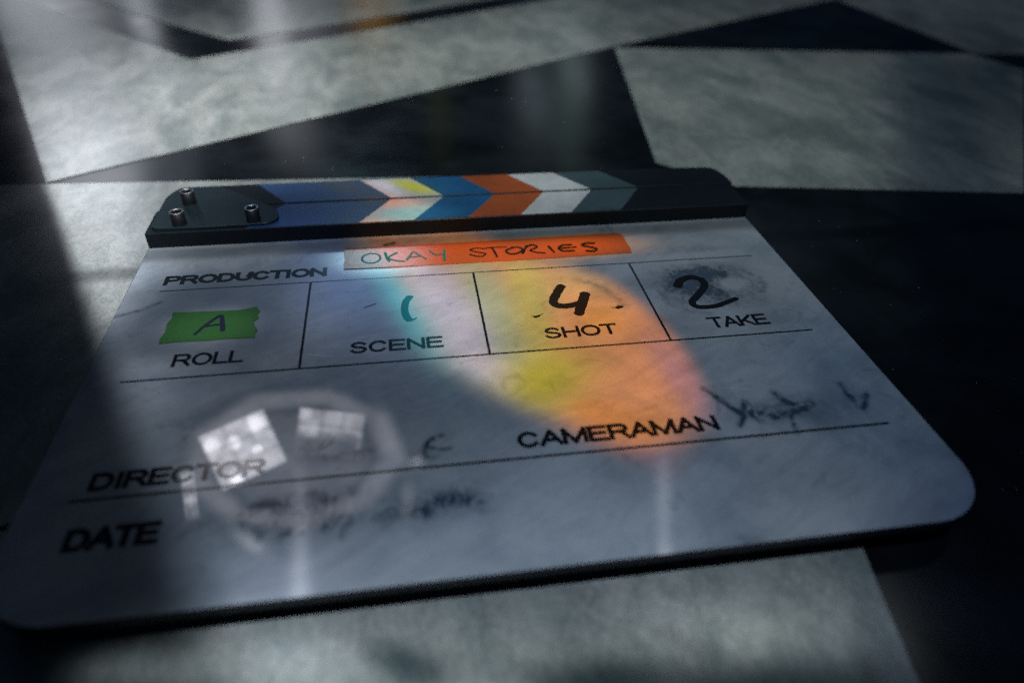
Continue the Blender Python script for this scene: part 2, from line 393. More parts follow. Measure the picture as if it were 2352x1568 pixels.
def fn_board(n, b, pos):
    a = n.new('ShaderNodeAttribute', attribute_name='marker_smudge').outputs['Fac']
    cl = n.noise(pos, 26.0, 5, 0.62, 0.5)
    fine = n.noise(pos, 1800.0, 2, 0.7)
    sm = n.noise(n.vec('MULTIPLY', pos, (1.2, 1.0, 1.0)), 170.0, 5, 0.7, 1.6)
    c = n.mixv(n.smooth(cl, 0.30, 0.66), (0.23, 0.268, 0.31), (0.35, 0.382, 0.415))
    c = n.scale(c, n.m('MULTIPLY_ADD', fine, 0.9, 0.55))
    # wipe streaks, ink ghosts and hair scratches from years of use
    rot = n.comb(n.dot(pos, (0.88, 0.47, 0.0)), n.dot(pos, (-0.47, 0.88, 0.0)), 0.0)
    wipe = n.noise(n.vec('MULTIPLY', rot, (22.0, 70.0, 1.0)), 1.0, 5, 0.65, 2.6)
    c = n.scale(c, n.smooth(wipe, 0.32, 0.62, 0.90, 1.04))
    rot2 = n.comb(n.dot(pos, (0.97, -0.24, 0.0)), n.dot(pos, (0.24, 0.97, 0.0)), 0.0)
    scr = n.noise(n.vec('MULTIPLY', rot2, (30.0, 900.0, 1.0)), 1.0, 2, 0.5, 1.5)
    c = n.scale(c, n.smooth(scr, 0.72, 0.77, 1.0, 1.3))
    ghost = n.noise(pos, 60.0, 5, 0.7, 1.5)
    c = n.scale(c, n.smooth(ghost, 0.30, 0.44, 0.76, 1.0))
    k = n.m('MULTIPLY', a, n.m('MULTIPLY_ADD', n.smooth(sm, 0.30, 0.68), 1.1, 0.30), clamp=True)
    c = n.mixv(k, c, (0.035, 0.055, 0.085))
    n.t.links.new(c, b.inputs['Base Color'])
    n.t.links.new(n.m('MULTIPLY_ADD', cl, 0.02, 0.02), b.inputs['Roughness'])

def fn_tape(n, b, pos):
    f = n.noise(pos, 900.0, 2, 0.6)
    col = tuple(b.inputs['Base Color'].default_value)[:3]
    n.t.links.new(n.scale(col, n.m('MULTIPLY_ADD', f, 0.5, 0.75)), b.inputs['Base Color'])

def fn_worn(n, b, pos):
    f = n.noise(pos, 300.0, 3, 0.6)
    f2 = n.noise(pos, 40.0, 3, 0.6)
    col = tuple(b.inputs['Base Color'].default_value)[:3]
    n.t.links.new(n.scale(col, n.m('ADD', n.m('MULTIPLY_ADD', f, 0.4, 0.5), n.m('MULTIPLY', f2, 0.6))), b.inputs['Base Color'])
    n.t.links.new(n.m('MULTIPLY_ADD', f2, 0.2, b.inputs['Roughness'].default_value - 0.1), b.inputs['Roughness'])

M = {
    'marble': mat('pale_marble', rough=0.2, ior=1.85, fn=fn_marble),
    'black_tile': mat('black_stone', rough=0.25, ior=1.7, fn=fn_black),
    'groove': mat('groove_dirt', (0.01, 0.012, 0.014), 0.9, 1.2),
    'board': mat('white_acrylic', rough=0.05, ior=2.0, fn=fn_board),
    'board_edge': mat('acrylic_edge', (0.012, 0.015, 0.02), 0.5, 1.3),
    'ink': mat('black_print', (0.006, 0.008, 0.011), 0.10, 1.6),
    'marker': mat('black_marker', (0.007, 0.009, 0.012), 0.3, 1.4, bump=(900, 0.2)),
    'teal_lit_marker': mat('teal_lit_marker', (0.0056, 0.182, 0.217), 0.3, 1.4, fn=fn_worn),  # black ink with the teal light over it painted into the colour
    'navy_marker': mat('navy_marker', (0.012, 0.018, 0.05), 0.3, 1.5),
    'stick': mat('black_plastic', (0.00525, 0.009, 0.01275), 0.45, 1.3, fn=fn_worn, bump=(1500, 0.15)),
    'plate': mat('black_steel', (0.0085, 0.0187, 0.0238), 0.45, 1.38, fn=fn_worn, bump=(1200, 0.15)),
    'bolt': mat('black_oxide', (0.008, 0.009, 0.011), 0.5, 1.4),
    'rim': mat('bright_steel', (0.92, 0.93, 0.95), 0.34, 1.8, metal=1.0),
    'orange_tape': mat('orange_tape', (0.32, 0.09, 0.003), 0.10, 1.72, fn=fn_tape, bump=(400, 0.10)),
    'green_tape': mat('green_tape', (0.045, 0.195, 0.035), 0.45, 1.45, fn=fn_tape, bump=(1400, 0.5)),
    's_navy': mat('navy_stripe', (0.022, 0.062, 0.155), 0.3, 1.5, fn=fn_worn),
    's_blue': mat('blue_stripe', (0.00744, 0.0868, 0.2232), 0.3, 1.5, fn=fn_worn),
    's_white': mat('white_stripe', (0.48, 0.486, 0.492), 0.3, 1.5, fn=fn_worn),
    's_orange': mat('orange_stripe', (0.341, 0.0682, 0.0124), 0.3, 1.5, fn=fn_worn),
    's_grey': mat('grey_stripe', (0.042, 0.072, 0.084), 0.3, 1.5, fn=fn_worn),
}

# ------------------------------------------------------------------ mesh helpers
def link(name, me, m, parent=None, label=None):
    o = bpy.data.objects.new(name, me)
    COL.objects.link(o)
    if m is not None:
        me.materials.append(m)
    if parent is not None:
        o.parent = parent
    if label:
        o['label'] = label
    return o

def smooth_pts(pts, n=6, closed=False):
    out = []
    L = len(pts)
    rng = range(L if closed else L - 1)
    for i in rng:
        if closed:
            p = [Vector(pts[(i + k) % L]) for k in (-1, 0, 1, 2)]
        else:
            p = [Vector(pts[min(max(i + k, 0), L - 1)]) for k in (-1, 0, 1, 2)]
        for j in range(n):
            t = j / n
            out.append(0.5 * ((2 * p[1]) + (p[2] - p[0]) * t + (2 * p[0] - 5 * p[1] + 4 * p[2] - p[3]) * t * t + (3 * p[1] - p[0] - 3 * p[2] + p[3]) * t ** 3))
    if not closed:
        out.append(Vector(pts[-1]))
    return out

def slab(name, poly, z0, z1, m, parent=None, bevel=0.0, label=None):
    bm = bmesh.new()
    vs = [bm.verts.new((x * S, y * S, z0 * S)) for x, y in poly]
    f = bm.faces.new(vs)
    if f.normal.z > 0 or sum((poly[i][0] * poly[(i + 1) % len(poly)][1] - poly[(i + 1) % len(poly)][0] * poly[i][1]) for i in range(len(poly))) > 0:
        pass
    r = bmesh.ops.extrude_face_region(bm, geom=[f])
    top = [v for v in r['geom'] if isinstance(v, bmesh.types.BMVert)]
    for v in top:
        v.co.z = z1 * S
    bmesh.ops.recalc_face_normals(bm, faces=bm.faces)
    if bevel:
        es = [e for e in bm.edges if abs(e.verts[0].co.z - z1 * S) < 1e-7 and abs(e.verts[1].co.z - z1 * S) < 1e-7]
        bmesh.ops.bevel(bm, geom=es, offset=bevel * S, segments=3, profile=0.5, affect='EDGES')
    me = bpy.data.meshes.new(name)
    bm.to_mesh(me); bm.free()
    return link(name, me, m, parent, label)

def rounded(pts, rad, seg=6):
    out = []
    L = len(pts)
    for i in range(L):
        a, b, c = Vector(pts[i - 1]), Vector(pts[i]), Vector(pts[(i + 1) % L])
        r = rad[i] if isinstance(rad, (list, tuple)) else rad
        if r <= 0:
            out.append(tuple(b)); continue
        u = (a - b).normalized(); v = (c - b).normalized()
        p0 = b + u * r; p1 = b + v * r
        for k in range(seg + 1):
            t = k / seg
            out.append(tuple((1 - t) ** 2 * p0 + 2 * t * (1 - t) * b + t * t * p1))
    return out

def ink_strokes(name, strokes, m, parent, z=0.04, label=None, seed=1):
    """felt-pen strokes: (points, width at start, width at end) as thin raised ribbons"""
    rnd = random.Random(seed)
    bm = bmesh.new()
    for si, (pts, w0, w1) in enumerate(strokes):
        c = smooth_pts([(x, y) for x, y in pts], 7) if len(pts) > 2 else [Vector(pts[0]).lerp(Vector(pts[1]), t / 6) for t in range(7)]
        L = len(c)
        L0 = []; R0 = []
        zz = z + 0.03 * si
        n0 = rnd.random() * 50
        for i, q in enumerate(c):
            d = (c[min(i + 1, L - 1)] - c[max(i - 1, 0)])
            if d.length < 1e-6: d = Vector((1, 0))
            d.normalize(); nn = Vector((-d.y, d.x))
            wd = (w0 + (w1 - w0) * i / (L - 1)) / 2
            a1 = wd * (1 + 0.16 * noise.noise((n0 + i * 0.5, 0, 0)))
            a2 = wd * (1 + 0.16 * noise.noise((n0 + i * 0.5, 9, 0)))
            h = (zz + 0.0015 * i) * S
            if i == 0 or i == L - 1:
                s_ = -1 if i == 0 else 1
                capd = d * s_
                pass
            L0.append(bm.verts.new(((q + nn * a1).x * S, (q + nn * a1).y * S, h)))
            R0.append(bm.verts.new(((q - nn * a2).x * S, (q - nn * a2).y * S, h)))
        for i in range(L - 1):
            bm.faces.new((R0[i], R0[i + 1], L0[i + 1], L0[i]))
        for (i, sg) in ((0, -1), (L - 1, 1)):
            d = (c[min(i + 1, L - 1)] - c[max(i - 1, 0)]).normalized() * sg
            nn = Vector((-d.y, d.x))
            wd = (w0 if i == 0 else w1) / 2
            h = L0[i].co.z
            ring = []
            for k in range(1, 6):
                a = math.pi * k / 6
                q = c[i] + nn * wd * math.cos(a) + d * wd * 0.7 * math.sin(a)
                ring.append(bm.verts.new((q.x * S, q.y * S, h)))
            if sg > 0:
                f = bm.faces.new([L0[i]] + ring + [R0[i]])
            else:
                f = bm.faces.new([R0[i]] + ring + [L0[i]])
    bmesh.ops.recalc_face_normals(bm, faces=bm.faces)
    for f in bm.faces:
        if f.normal.z < 0: f.normal_flip()
    me = bpy.data.meshes.new(name)
    bm.to_mesh(me); bm.free()
    return link(name, me, m, parent, label)

def arc(cx, cy, rx_, ry_, a0, a1, n=14):
    return [(cx + rx_ * math.cos(math.radians(a0 + (a1 - a0) * i / n)), cy + ry_ * math.sin(math.radians(a0 + (a1 - a0) * i / n))) for i in range(n + 1)]
# centre lines of plain grotesque capitals, cap height 1: (advance, strokes)
GLYPH = {
    'A': (0.94, [[(0.02, 0), (0.47, 1)], [(0.47, 1), (0.92, 0)], [(0.16, 0.33), (0.78, 0.33)]]),
    'C': (0.98, [arc(0.50, 0.5, 0.42, 0.5, 38, 322, 26)]),
    'D': (0.98, [[(0.08, 0.0), (0.08, 1)], [(0.08, 1), (0.42, 1)] + arc(0.46, 0.5, 0.42, 0.5, 90, -90, 18) + [(0.42, 0), (0.08, 0)]]),
    'E': (0.88, [[(0.08, 0), (0.08, 1)], [(0.08, 1), (0.80, 1)], [(0.08, 0.52), (0.75, 0.52)], [(0.08, 0), (0.83, 0)]]),
    'H': (0.96, [[(0.08, 0), (0.08, 1)], [(0.88, 0), (0.88, 1)], [(0.08, 0.52), (0.88, 0.52)]]),
    'I': (0.30, [[(0.15, 0), (0.15, 1)]]),
    'K': (0.92, [[(0.08, 0), (0.08, 1)], [(0.84, 1), (0.10, 0.34)], [(0.34, 0.56), (0.88, 0)]]),
    'L': (0.76, [[(0.08, 1), (0.08, 0)], [(0.08, 0), (0.72, 0)]]),
    'M': (1.14, [[(0.08, 0), (0.08, 1)], [(0.08, 1), (0.57, 0.02)], [(0.57, 0.02), (1.06, 1)], [(1.06, 1), (1.06, 0)]]),
    'N': (0.96, [[(0.08, 0), (0.08, 1)], [(0.08, 1), (0.88, 0)], [(0.88, 0), (0.88, 1)]]),
    'O': (1.06, [arc(0.53, 0.5, 0.46, 0.5, 90, 450, 32)]),
    'P': (0.90, [[(0.08, 0), (0.08, 1)], [(0.08, 1), (0.55, 1)] + arc(0.57, 0.735, 0.25, 0.265, 90, -90, 12) + [(0.55, 0.47), (0.08, 0.47)]]),
    'R': (0.96, [[(0.08, 0), (0.08, 1)], [(0.08, 1), (0.58, 1)] + arc(0.60, 0.745, 0.24, 0.255, 90, -90, 12) + [(0.58, 0.49), (0.08, 0.49)], [(0.50, 0.49), (0.64, 0.38), (0.90, 0)]]),
    'S': (0.90, [arc(0.45, 0.755, 0.33, 0.245, 20, 180, 12) + [(0.14, 0.68), (0.24, 0.58), (0.45, 0.525), (0.68, 0.46), (0.80, 0.34)] + arc(0.45, 0.265, 0.36, 0.265, 0, -164, 14)]),
    'T': (0.84, [[(0.42, 0), (0.42, 1)], [(0.02, 1), (0.82, 1)]]),
    'U': (0.96, [[(0.08, 1), (0.08, 0.38)] + arc(0.48, 0.38, 0.40, 0.38, 180, 360, 16) + [(0.88, 0.38), (0.88, 1)]]),
}
def printed(word, x0, x1, y0, y1, parent, weight=0.0, z=0.03):
    wd = 1.3 + weight                      # stroke width in mm
    total = sum(GLYPH[ch][0] for ch in word) + 0.10 * (len(word) - 1)
    kx = (x1 - x0) / total
    h = (y1 - y0) - wd
    bm = bmesh.new()
    cx = 0.0; lay = 0
    for ch in word:
        adv, strokes = GLYPH[ch]
        for st in strokes:
            pts = [Vector((x0 + (cx + px_) * kx, y0 + wd / 2 + py_ * h)) for px_, py_ in st]
            closed = (pts[0] - pts[-1]).length < 1e-4
            if closed: pts = pts[:-1]
            L = len(pts)
            zz = (z + 0.006 * lay) * S; lay = (lay + 1) % 6
            a_, b_ = [], []
            for i in range(L):
                p_ = pts[i - 1] if (i > 0 or closed) else None
                n_ = pts[(i + 1) % L] if (i < L - 1 or closed) else None
                d1 = (pts[i] - p_).normalized() if p_ is not None else None
                d2 = (n_ - pts[i]).normalized() if n_ is not None else None
                d1 = d1 or d2; d2 = d2 or d1
                t_ = (d1 + d2).normalized() if (d1 + d2).length > 1e-6 else d1
                nn = Vector((-t_.y, t_.x))
                c_ = max(0.45, nn.dot(Vector((-d1.y, d1.x))))
                q = pts[i].copy()
                if not closed and i == 0: q -= t_ * wd * 0.46
                if not closed and i == L - 1: q += t_ * wd * 0.46
                o_ = nn * (wd / 2 / c_)
                a_.append(bm.verts.new(((q + o_).x * S, (q + o_).y * S, zz)))
                b_.append(bm.verts.new(((q - o_).x * S, (q - o_).y * S, zz)))
            for i in range(L if closed else L - 1):
                j = (i + 1) % L
                bm.faces.new((b_[i], b_[j], a_[j], a_[i]))
        cx += adv + 0.10
    me = bpy.data.meshes.new('printed_word')
    bm.to_mesh(me); bm.free()
    return link('printed_word', me, M['ink'], parent, 'printed word ' + word + ' in black capitals')

def bar(name, x0, y0, x1, y1, wd, parent, z=0.03):
    d = Vector((x1 - x0, y1 - y0)).normalized(); nn = Vector((-d.y, d.x)) * wd / 2
    a, b = Vector((x0, y0)), Vector((x1, y1))
    me = bpy.data.meshes.new(name)
    vs = [a - nn, b - nn, b + nn, a + nn]
    me.from_pydata([(v.x * S, v.y * S, z * S) for v in vs], [], [(0, 1, 2, 3)])
    return link(name, me, M['ink'], parent)

# ------------------------------------------------------------------ floor
FZ = -11.0
floor = slab('floor', [(-1500, -800), (2000, -800), (2000, 2600), (-1500, 2600)], FZ - 20, FZ - 0.5, M['black_tile'])
floor['kind'] = 'structure'
def ext(a, b, t):
    return (a[0] + (b[0] - a[0]) * t, a[1] + (b[1] - a[1]) * t)
tiles = [
    # broad pale slab across the top left
    [(-92.5, 137.1), (292.5, 384.4), (588.6, 556.1), (924.4, 765.2), (1233.5, 1172.2), (258.7, 563.1), (59.6, 438.5), (-62.1, 366.2), (-194.8, 512.1), (-343.1, 677.6), (-435.8, 791.0), (-239.1, 460.7)],
    # the far pale field
    [(1233.5, 1228.9), (268.9, 618.6), (-20.3, 434.4), (-44.3, 427.1), (-118.4, 498.3), (-191.2, 577.9), (-343.1, 749.7), (-312.2, 1450.4), (1233.5, 1759.6)],
    # right pale field behind the slate
    [(291.4, 377.4), (609.0, 336.7), (622.6, 287.4), (446.4, 68.0), (284.7, 93.9), (249.4, 130.4)],
    [(603.9, 560.1), (615.0, 339.1), (708.0, 329.3), (1130.5, 502.4), (1130.5, 832.2), (986.2, 770.3)],
    # left tile under the slate
    [(-94.2, 134.8), (-40.9, 131.8), (117.2, 122.7), (151.5, 120.1), (130.9, 38.7), (58.8, -54.0), (-23.6, -105.5), (-270.9, -54.0), (-270.9, 139.7)],
    # front tile
    [(223.4, -121.0), (223.4, -142.8), (209.2, -213.7), (192.8, -301.3), (-270.9, -301.3), (-270.9, -55.1), (-23.6, -106.6)],
]
for t_ in tiles:
    o = slab('floor_tile', t_, FZ - 1.5, FZ, M['marble'], floor, bevel=0.25)
# groove along the broad slab
bar('floor_groove', -92.0, 136.3, 100.0, 259.6, 1.6, floor, z=FZ - 0.46).data.materials[0] = M['groove']

# ------------------------------------------------------------------ film slate
slate = bpy.data.objects.new('film_slate', None)
COL.objects.link(slate)
slate.location = (0, 0, 0)
slate['label'] = 'white film slate with colour striped black clapsticks lying on the stone floor'
slate['category'] = 'film slate'

# board with worn marker smudges stored per vertex
BX0, BX1, BY0, BY1, RAD = -12.5, 262.5, -147.4, 58.8, 21.0
def smudge_field(xy):
    f = np.zeros(len(xy))
    def seg(a, b):
        a = np.array(a); b = np.array(b)
        d = b - a; t = np.clip(((xy - a) @ d) / (d @ d + 1e-9), 0, 1)
        return np.linalg.norm(xy - (a + t[:, None] * d), axis=1)
    def stroke(pts, wd, k):
        nonlocal f
        pts = [tuple(q) for q in smooth_pts(pts, 4)] if len(pts) > 2 else pts
        m = np.min([seg(pts[i], pts[i + 1]) for i in range(len(pts) - 1)], axis=0)
        f = np.maximum(f, k * np.exp(-(m / (wd * 1.3)) ** 2))
    def blob(c, ax, ay, k, rot=0.0):
        nonlocal f
        d = xy - np.array(c)
        cr, sr = math.cos(rot), math.sin(rot)
        u = (d[:, 0] * cr + d[:, 1] * sr) / ax; v = (-d[:, 0] * sr + d[:, 1] * cr) / ay
        f = f + k * np.exp(-(u * u + v * v))
    # rubbed out ring round the take number
    blob((222, -13), 14, 7, 1.6)
    blob((212, -20), 12, 9, 1.1); blob((222, -27), 11, 7, 0.8); blob((240, -25), 6, 8, 0.35); blob((232, -35), 12, 5, 0.30); blob((205, -33), 5, 5, 0.25)
    blob((231, -21), 6, 4.5, -1.1)
    stroke([(201, -30), (200, -20), (208, -11), (220, -7), (231, -7), (240, -11), (245, -19), (244, -26), (237, -31)], 1.6, 0.55)
    stroke([(225, -10), (236, -13), (241, -20), (240, -27)], 1.2, 0.5)
    stroke([(198, -27), (201, -33), (207, -38), (214, -41)], 1.5, 0.35)
    stroke([(208, -6), (206.7, -11)], 0.9, 0.5); stroke([(201, -7), (200, -15)], 1.3, 0.3); stroke([(203, -12), (202, -22)], 1.3, 0.3)
    # arc by the shot number
    stroke([(167.7, -10.2), (173.7, -14.6), (179.6, -22.4), (182.4, -30.8)], 1.6, 0.42)
    blob((162, -13), 8, 3, 0.12); blob((164, -34), 8, 5, 0.12)
    # under and beside the production line
    blob((228, 8), 18, 2.5, 0.35); blob((215, 12), 14, 3, 0.25); blob((205, 6), 7, 2, 0.2)
    # rubbed signature after CAMERAMAN
    stroke([(195.5, -84.5), (199.7, -91.2), (203.9, -99.0)], 1.0, 1.1)
    stroke([(198.5, -86), (197.5, -93), (195, -98)], 0.7, 0.35)
    stroke([(206.9, -92.2), (203.6, -99.0), (200.8, -103.0)], 0.9, 0.85)
    stroke([(204.5, -96.5), (207.0, -99.0), (208.6, -103.0)], 0.8, 0.7)
    stroke([(207.6, -97.7), (210.5, -98.9), (212.8, -101.5)], 0.9, 0.7)
    stroke([(219.0, -88.7), (220.5, -93.3), (224.4, -97.6)], 0.95, 0.9)
    stroke([(212.9, -101.0), (219.5, -99.2), (225.1, -98.2), (228.9, -95.5)], 1.0, 0.65)
    stroke([(219.5, -99), (218.5, -104.9), (217.6, -108.8)], 0.7, 0.7)
    stroke([(244.2, -87.8), (243.9, -94.4), (244.3, -100.8), (247.4, -98.0), (250.4, -94.0)], 0.95, 0.85)
    blob((207, -98), 9, 6, 0.45); blob((222, -97), 11, 6, 0.45); blob((245, -97), 7, 7, 0.22); blob((233, -100), 16, 7, 0.2); blob((238, -120), 8, 12, 0.28)
    # director's erased name
    stroke([(105.4, -95.0), (101.8, -96.8), (99.9, -100.0), (99.5, -104.0)], 0.75, 0.95)
    stroke([(100.7, -99.8), (104.3, -101.2), (107.7, -101.2)], 0.65, 0.9)
    blob((101, -104), 4, 2, 0.4)
    stroke([(73.6, -87.0), (70.5, -91.4), (67.8, -96.6), (70.2, -95.4), (72.6, -91.0), (73.8, -87.4)], 0.5, 0.95)
    stroke([(64, -94.5), (68, -99), (76, -99.5), (84, -98)], 1.4, 0.45)
    blob((76, -101), 9, 2.5, 0.55); blob((63, -97), 3, 5, 0.4)
    # erased date
    stroke([(48.1, -119.5), (53.2, -116.9), (59.8, -115.6), (66.3, -114.5), (72.4, -117.6)], 1.9, 0.7)
    stroke([(49, -121.5), (52.5, -124.0), (54, -128)], 1.1, 0.75)
    stroke([(54.9, -123.9), (57.8, -121.7), (60.8, -127.3), (63.9, -121.9), (65.6, -125.8), (69.4, -122.6), (71.4, -126.5), (76.6, -118.7)], 1.7, 0.5)
    stroke([(77, -113), (79, -120), (76, -130)], 1.0, 0.4)
    stroke([(97.1, -125.6), (102.3, -121.6), (108.1, -120.8), (114.5, -124.2)], 2.2, 0.6)
    stroke([(86.0, -126.1), (93.6, -123.0), (97, -126)], 2.4, 0.4)
    blob((62, -120), 15, 8, 0.6); blob((102, -122), 13, 5, 0.5); blob((78, -122), 12, 10, 0.2); blob((33, -123), 10, 6, 0.3)
    # old scratches and marks on the left
    stroke([(-12.0, -16.3), (-4.3, -12.9), (1.9, -8.2)], 0.7, 0.8)
    stroke([(67.7, 15.5), (71.0, 18.9)], 0.55, 0.7)
    stroke([(89.6, 27.5), (92.7, 28.9)], 1.0, 1.3)
    blob((10, -15), 10, 4, 0.15); blob((55, -30), 6, 14, 0.1); blob((-4, -55), 6, 20, 0.12)
    stroke([(80.6, -21.2), (84.8, -18.9)], 0.35, 0.9)
    return np.clip(f, 0, 1.6)

def row_limits(y):
    x1 = BX1; x0 = BX0
    if y < BY0 + RAD:
        d = BY0 + RAD - y
        k = RAD - math.sqrt(max(RAD * RAD - d * d, 0))
        x1 -= k; x0 += k
    return x0, x1
NX, NY = 400, 300
ts = np.linspace(0, 1, NY + 1)
ys = BY0 + (BY1 - BY0) * (ts ** 1.25)
verts = []
for y in ys:
    a, b = row_limits(y)
    for i in range(NX + 1):
        verts.append((a + (b - a) * i / NX, y, 0.0))
verts = np.array(verts)
faces = []
W1 = NX + 1
for j in range(NY):
    for i in range(NX):
        q = j * W1 + i
        faces.append((q, q + 1, q + W1 + 1, q + W1))
n_top = len(verts)
loop = [i for i in range(W1)] + [j * W1 + NX for j in range(1, NY + 1)] + [NY * W1 + i for i in range(NX - 1, -1, -1)] + [j * W1 for j in range(NY - 1, 0, -1)]
# chamfered rim and side
chain = loop
allv = [tuple(v) for v in verts]
side_start = len(faces)
cx_, cy_ = (BX0 + BX1) / 2, (BY0 + BY1) / 2
prev = loop
for (off, z) in ((0.18, -0.06), (0.30, -0.25), (0.30, -2.7), (0.0, -3.0)):
    cur = []
    for q in loop:
        x, y, _ = allv[q]
        # outward direction
        nx_ = ny_ = 0.0
        if y <= BY0 + RAD and x > BX1 - RAD:
            v = Vector((x - (BX1 - RAD), y - (BY0 + RAD))).normalized(); nx_, ny_ = v
        elif y <= BY0 + RAD and x < BX0 + RAD:
            v = Vector((x - (BX0 + RAD), y - (BY0 + RAD))).normalized(); nx_, ny_ = v
        elif abs(x - BX1) < 1e-6: nx_ = 1
        elif abs(x - BX0) < 1e-6: nx_ = -1
        elif y < 0: ny_ = -1
        else: ny_ = 1
        allv.append((x + nx_ * off, y + ny_ * off, z)); cur.append(len(allv) - 1)
    for k_ in range(len(loop)):
        k2 = (k_ + 1) % len(loop)
        faces.append((prev[k_], cur[k_], cur[k2], prev[k2]))
    prev = cur
faces.append(tuple(reversed(prev)))
me = bpy.data.meshes.new('board')
me.from_pydata([(x * S, y * S, z * S) for x, y, z in allv], [], faces)
me.materials.append(M['board']); me.materials.append(M['board_edge'])
for i in range(side_start, len(faces)):
    me.polygons[i].material_index = 1
att = me.attributes.new('marker_smudge', 'FLOAT', 'POINT')
fld = np.zeros(len(allv), dtype=np.float32)
fld[:n_top] = smudge_field(verts[:, :2])
att.data.foreach_set('value', fld)
board = bpy.data.objects.new('board', me)
COL.objects.link(board)
board.parent = slate

# printed grid
def rule(x0, y0, x1, y1, wd): return bar('ruling_line', x0, y0, x1, y1, wd, board)
rule(0, 0, 250, 0, 0.62)
rule(0, -56.3, 250, -56.3, 0.85)
rule(0.3, -108.2, 250, -108.2, 0.95)
for x in (58.7, 125.5, 193.5):
    bar('ruling_line', x, -0.31, x, -55.87, 0.95, board, z=0.026)
printed('PRODUCTION', 0.4, 64.4, 4.2, 11.3, board, 0.5)
printed('ROLL', 14.9, 38.6, -50.1, -42.9, board)
printed('SCENE', 75.8, 109.2, -50.1, -43.2, board)
printed('SHOT', 147.4, 175.2, -49.9, -42.9, board)
printed('TAKE', 212.2, 235.6, -50.8, -43.6, board)
printed('CAMERAMAN', 128.6, 193.8, -104.2, -97.1, board, 0.25)
printed('DIRECTOR', 4.2, 52.5, -105.0, -98.0, board, 0.3)
printed('DATE', 4.0, 27.2, -126.0, -118.2, board, 0.6)

# handwriting on the board
ink_strokes('handwritten_number', [([(160.4, -14.8), (157.6, -19.6), (155.0, -25.2), (155.6, -28.2), (159.0, -29.4), (163.5, -28.6), (166.2, -27.4)], 3.9, 3.3), ([(168.9, -21.6), (166.4, -27.6), (163.1, -35.2)], 4.3, 4.0)], M['marker'], board, label='handwritten 4 in thick black marker', seed=4)
ink_strokes('handwritten_number', [([(208.6, -20.6), (211.0, -16.6), (216.0, -14.4), (220.2, -16.6), (219.8, -21.6), (214.6, -28.0), (210.4, -32.6), (211.6, -36.2), (218.0, -36.6), (224, -34.6), (229.4, -32.2)], 3.9, 2.4)], M['marker'], board, label='handwritten 2 in smudged black marker', seed=5)
ink_strokes('handwritten_number', [([(98.3, -15.6), (96.7, -19.0), (96.0, -24.4), (96.6, -29.0), (97.6, -31.6)], 2.9, 3.0)], M['teal_lit_marker'], board, label='handwritten 1 in black marker, teal light painted in', seed=6)
ink_strokes('marker_fleck', [([(98.4, -15.2), (99.9, -15.5)], 1.2, 0.4), ([(98.4, -32.0), (100.4, -30.6)], 0.8, 0.5)], M['teal_lit_marker'], board, z=0.1, seed=7)
ink_strokes('ink_dot', [([(145.6, -35.4), (147.4, -34.8)], 1.5, 1.2), ([(144.6, -34.4), (146.5, -35.2)], 0.3, 0.5), ([(146.8, -35.0), (149.4, -33.4)], 0.7, 0.15)], M['marker'], board, seed=8)
ink_strokes('ink_dot', [([(179.2, -32.9), (181.4, -32.3)], 1.9, 1.6), ([(176.8, -32.6), (179.8, -32.8)], 0.15, 0.6), ([(179.8, -31.0), (180.4, -32.4)], 0.4, 0.6)], M['marker'], board, seed=9)
ink_strokes('ink_fleck', [([(80.8, -21.0), (84.8, -19.0)], 0.4, 0.25)], M['navy_marker'], board, seed=10)

# tapes
def tape(name, poly, m, label, th=0.34, z=0.05, curl=None):
    return slab(name, poly, z, z + th, m, slate, bevel=0.05, label=label)
ot = tape('tape_strip', [(71.7, 8.5), (90, 7.9), (132.2, 7.6), (165, 7.7), (197.3, 8.3), (197.7, 12), (197.4, 17.5), (197.6, 23.2), (196.7, 25.7), (194.6, 26.5), (180, 26.3), (134.5, 25.8), (102.9, 25.6), (71.7, 25.8), (71.3, 21), (71.9, 16), (71.4, 12)], M['orange_tape'], 'orange tape strip with the handwritten words OKAY STORIES')
gt = tape('tape_strip', [(7.7, -35.9), (16, -35.6), (24.5, -35.9), (33, -35.8), (41.3, -36.1), (41.0, -33.6), (41.6, -31.4), (40.3, -28.9), (39.6, -25.4), (41.3, -23.7), (40.4, -21.7), (40.9, -19.0), (39.4, -15.9), (37.0, -16.7), (33.1, -17.6), (21, -17.1), (8.4, -16.3), (9.0, -20), (8.0, -24), (8.5, -29), (7.6, -33)], M['green_tape'], 'green tape piece with a torn right end and a handwritten A')
ZT = 0.42
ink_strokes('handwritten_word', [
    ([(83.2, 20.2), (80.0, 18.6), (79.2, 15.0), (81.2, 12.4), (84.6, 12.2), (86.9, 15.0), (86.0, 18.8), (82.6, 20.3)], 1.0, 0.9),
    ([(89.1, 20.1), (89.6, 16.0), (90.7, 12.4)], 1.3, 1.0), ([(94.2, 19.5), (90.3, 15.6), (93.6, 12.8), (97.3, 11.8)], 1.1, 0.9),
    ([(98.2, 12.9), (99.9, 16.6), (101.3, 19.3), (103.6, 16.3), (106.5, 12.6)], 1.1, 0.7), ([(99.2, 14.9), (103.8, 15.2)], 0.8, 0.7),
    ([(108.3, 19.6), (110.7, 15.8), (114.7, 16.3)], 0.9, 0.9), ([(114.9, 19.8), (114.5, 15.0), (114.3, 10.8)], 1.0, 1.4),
], M['teal_lit_marker'], ot, z=ZT, label='handwritten OKAY in black marker, teal light painted in', seed=11)
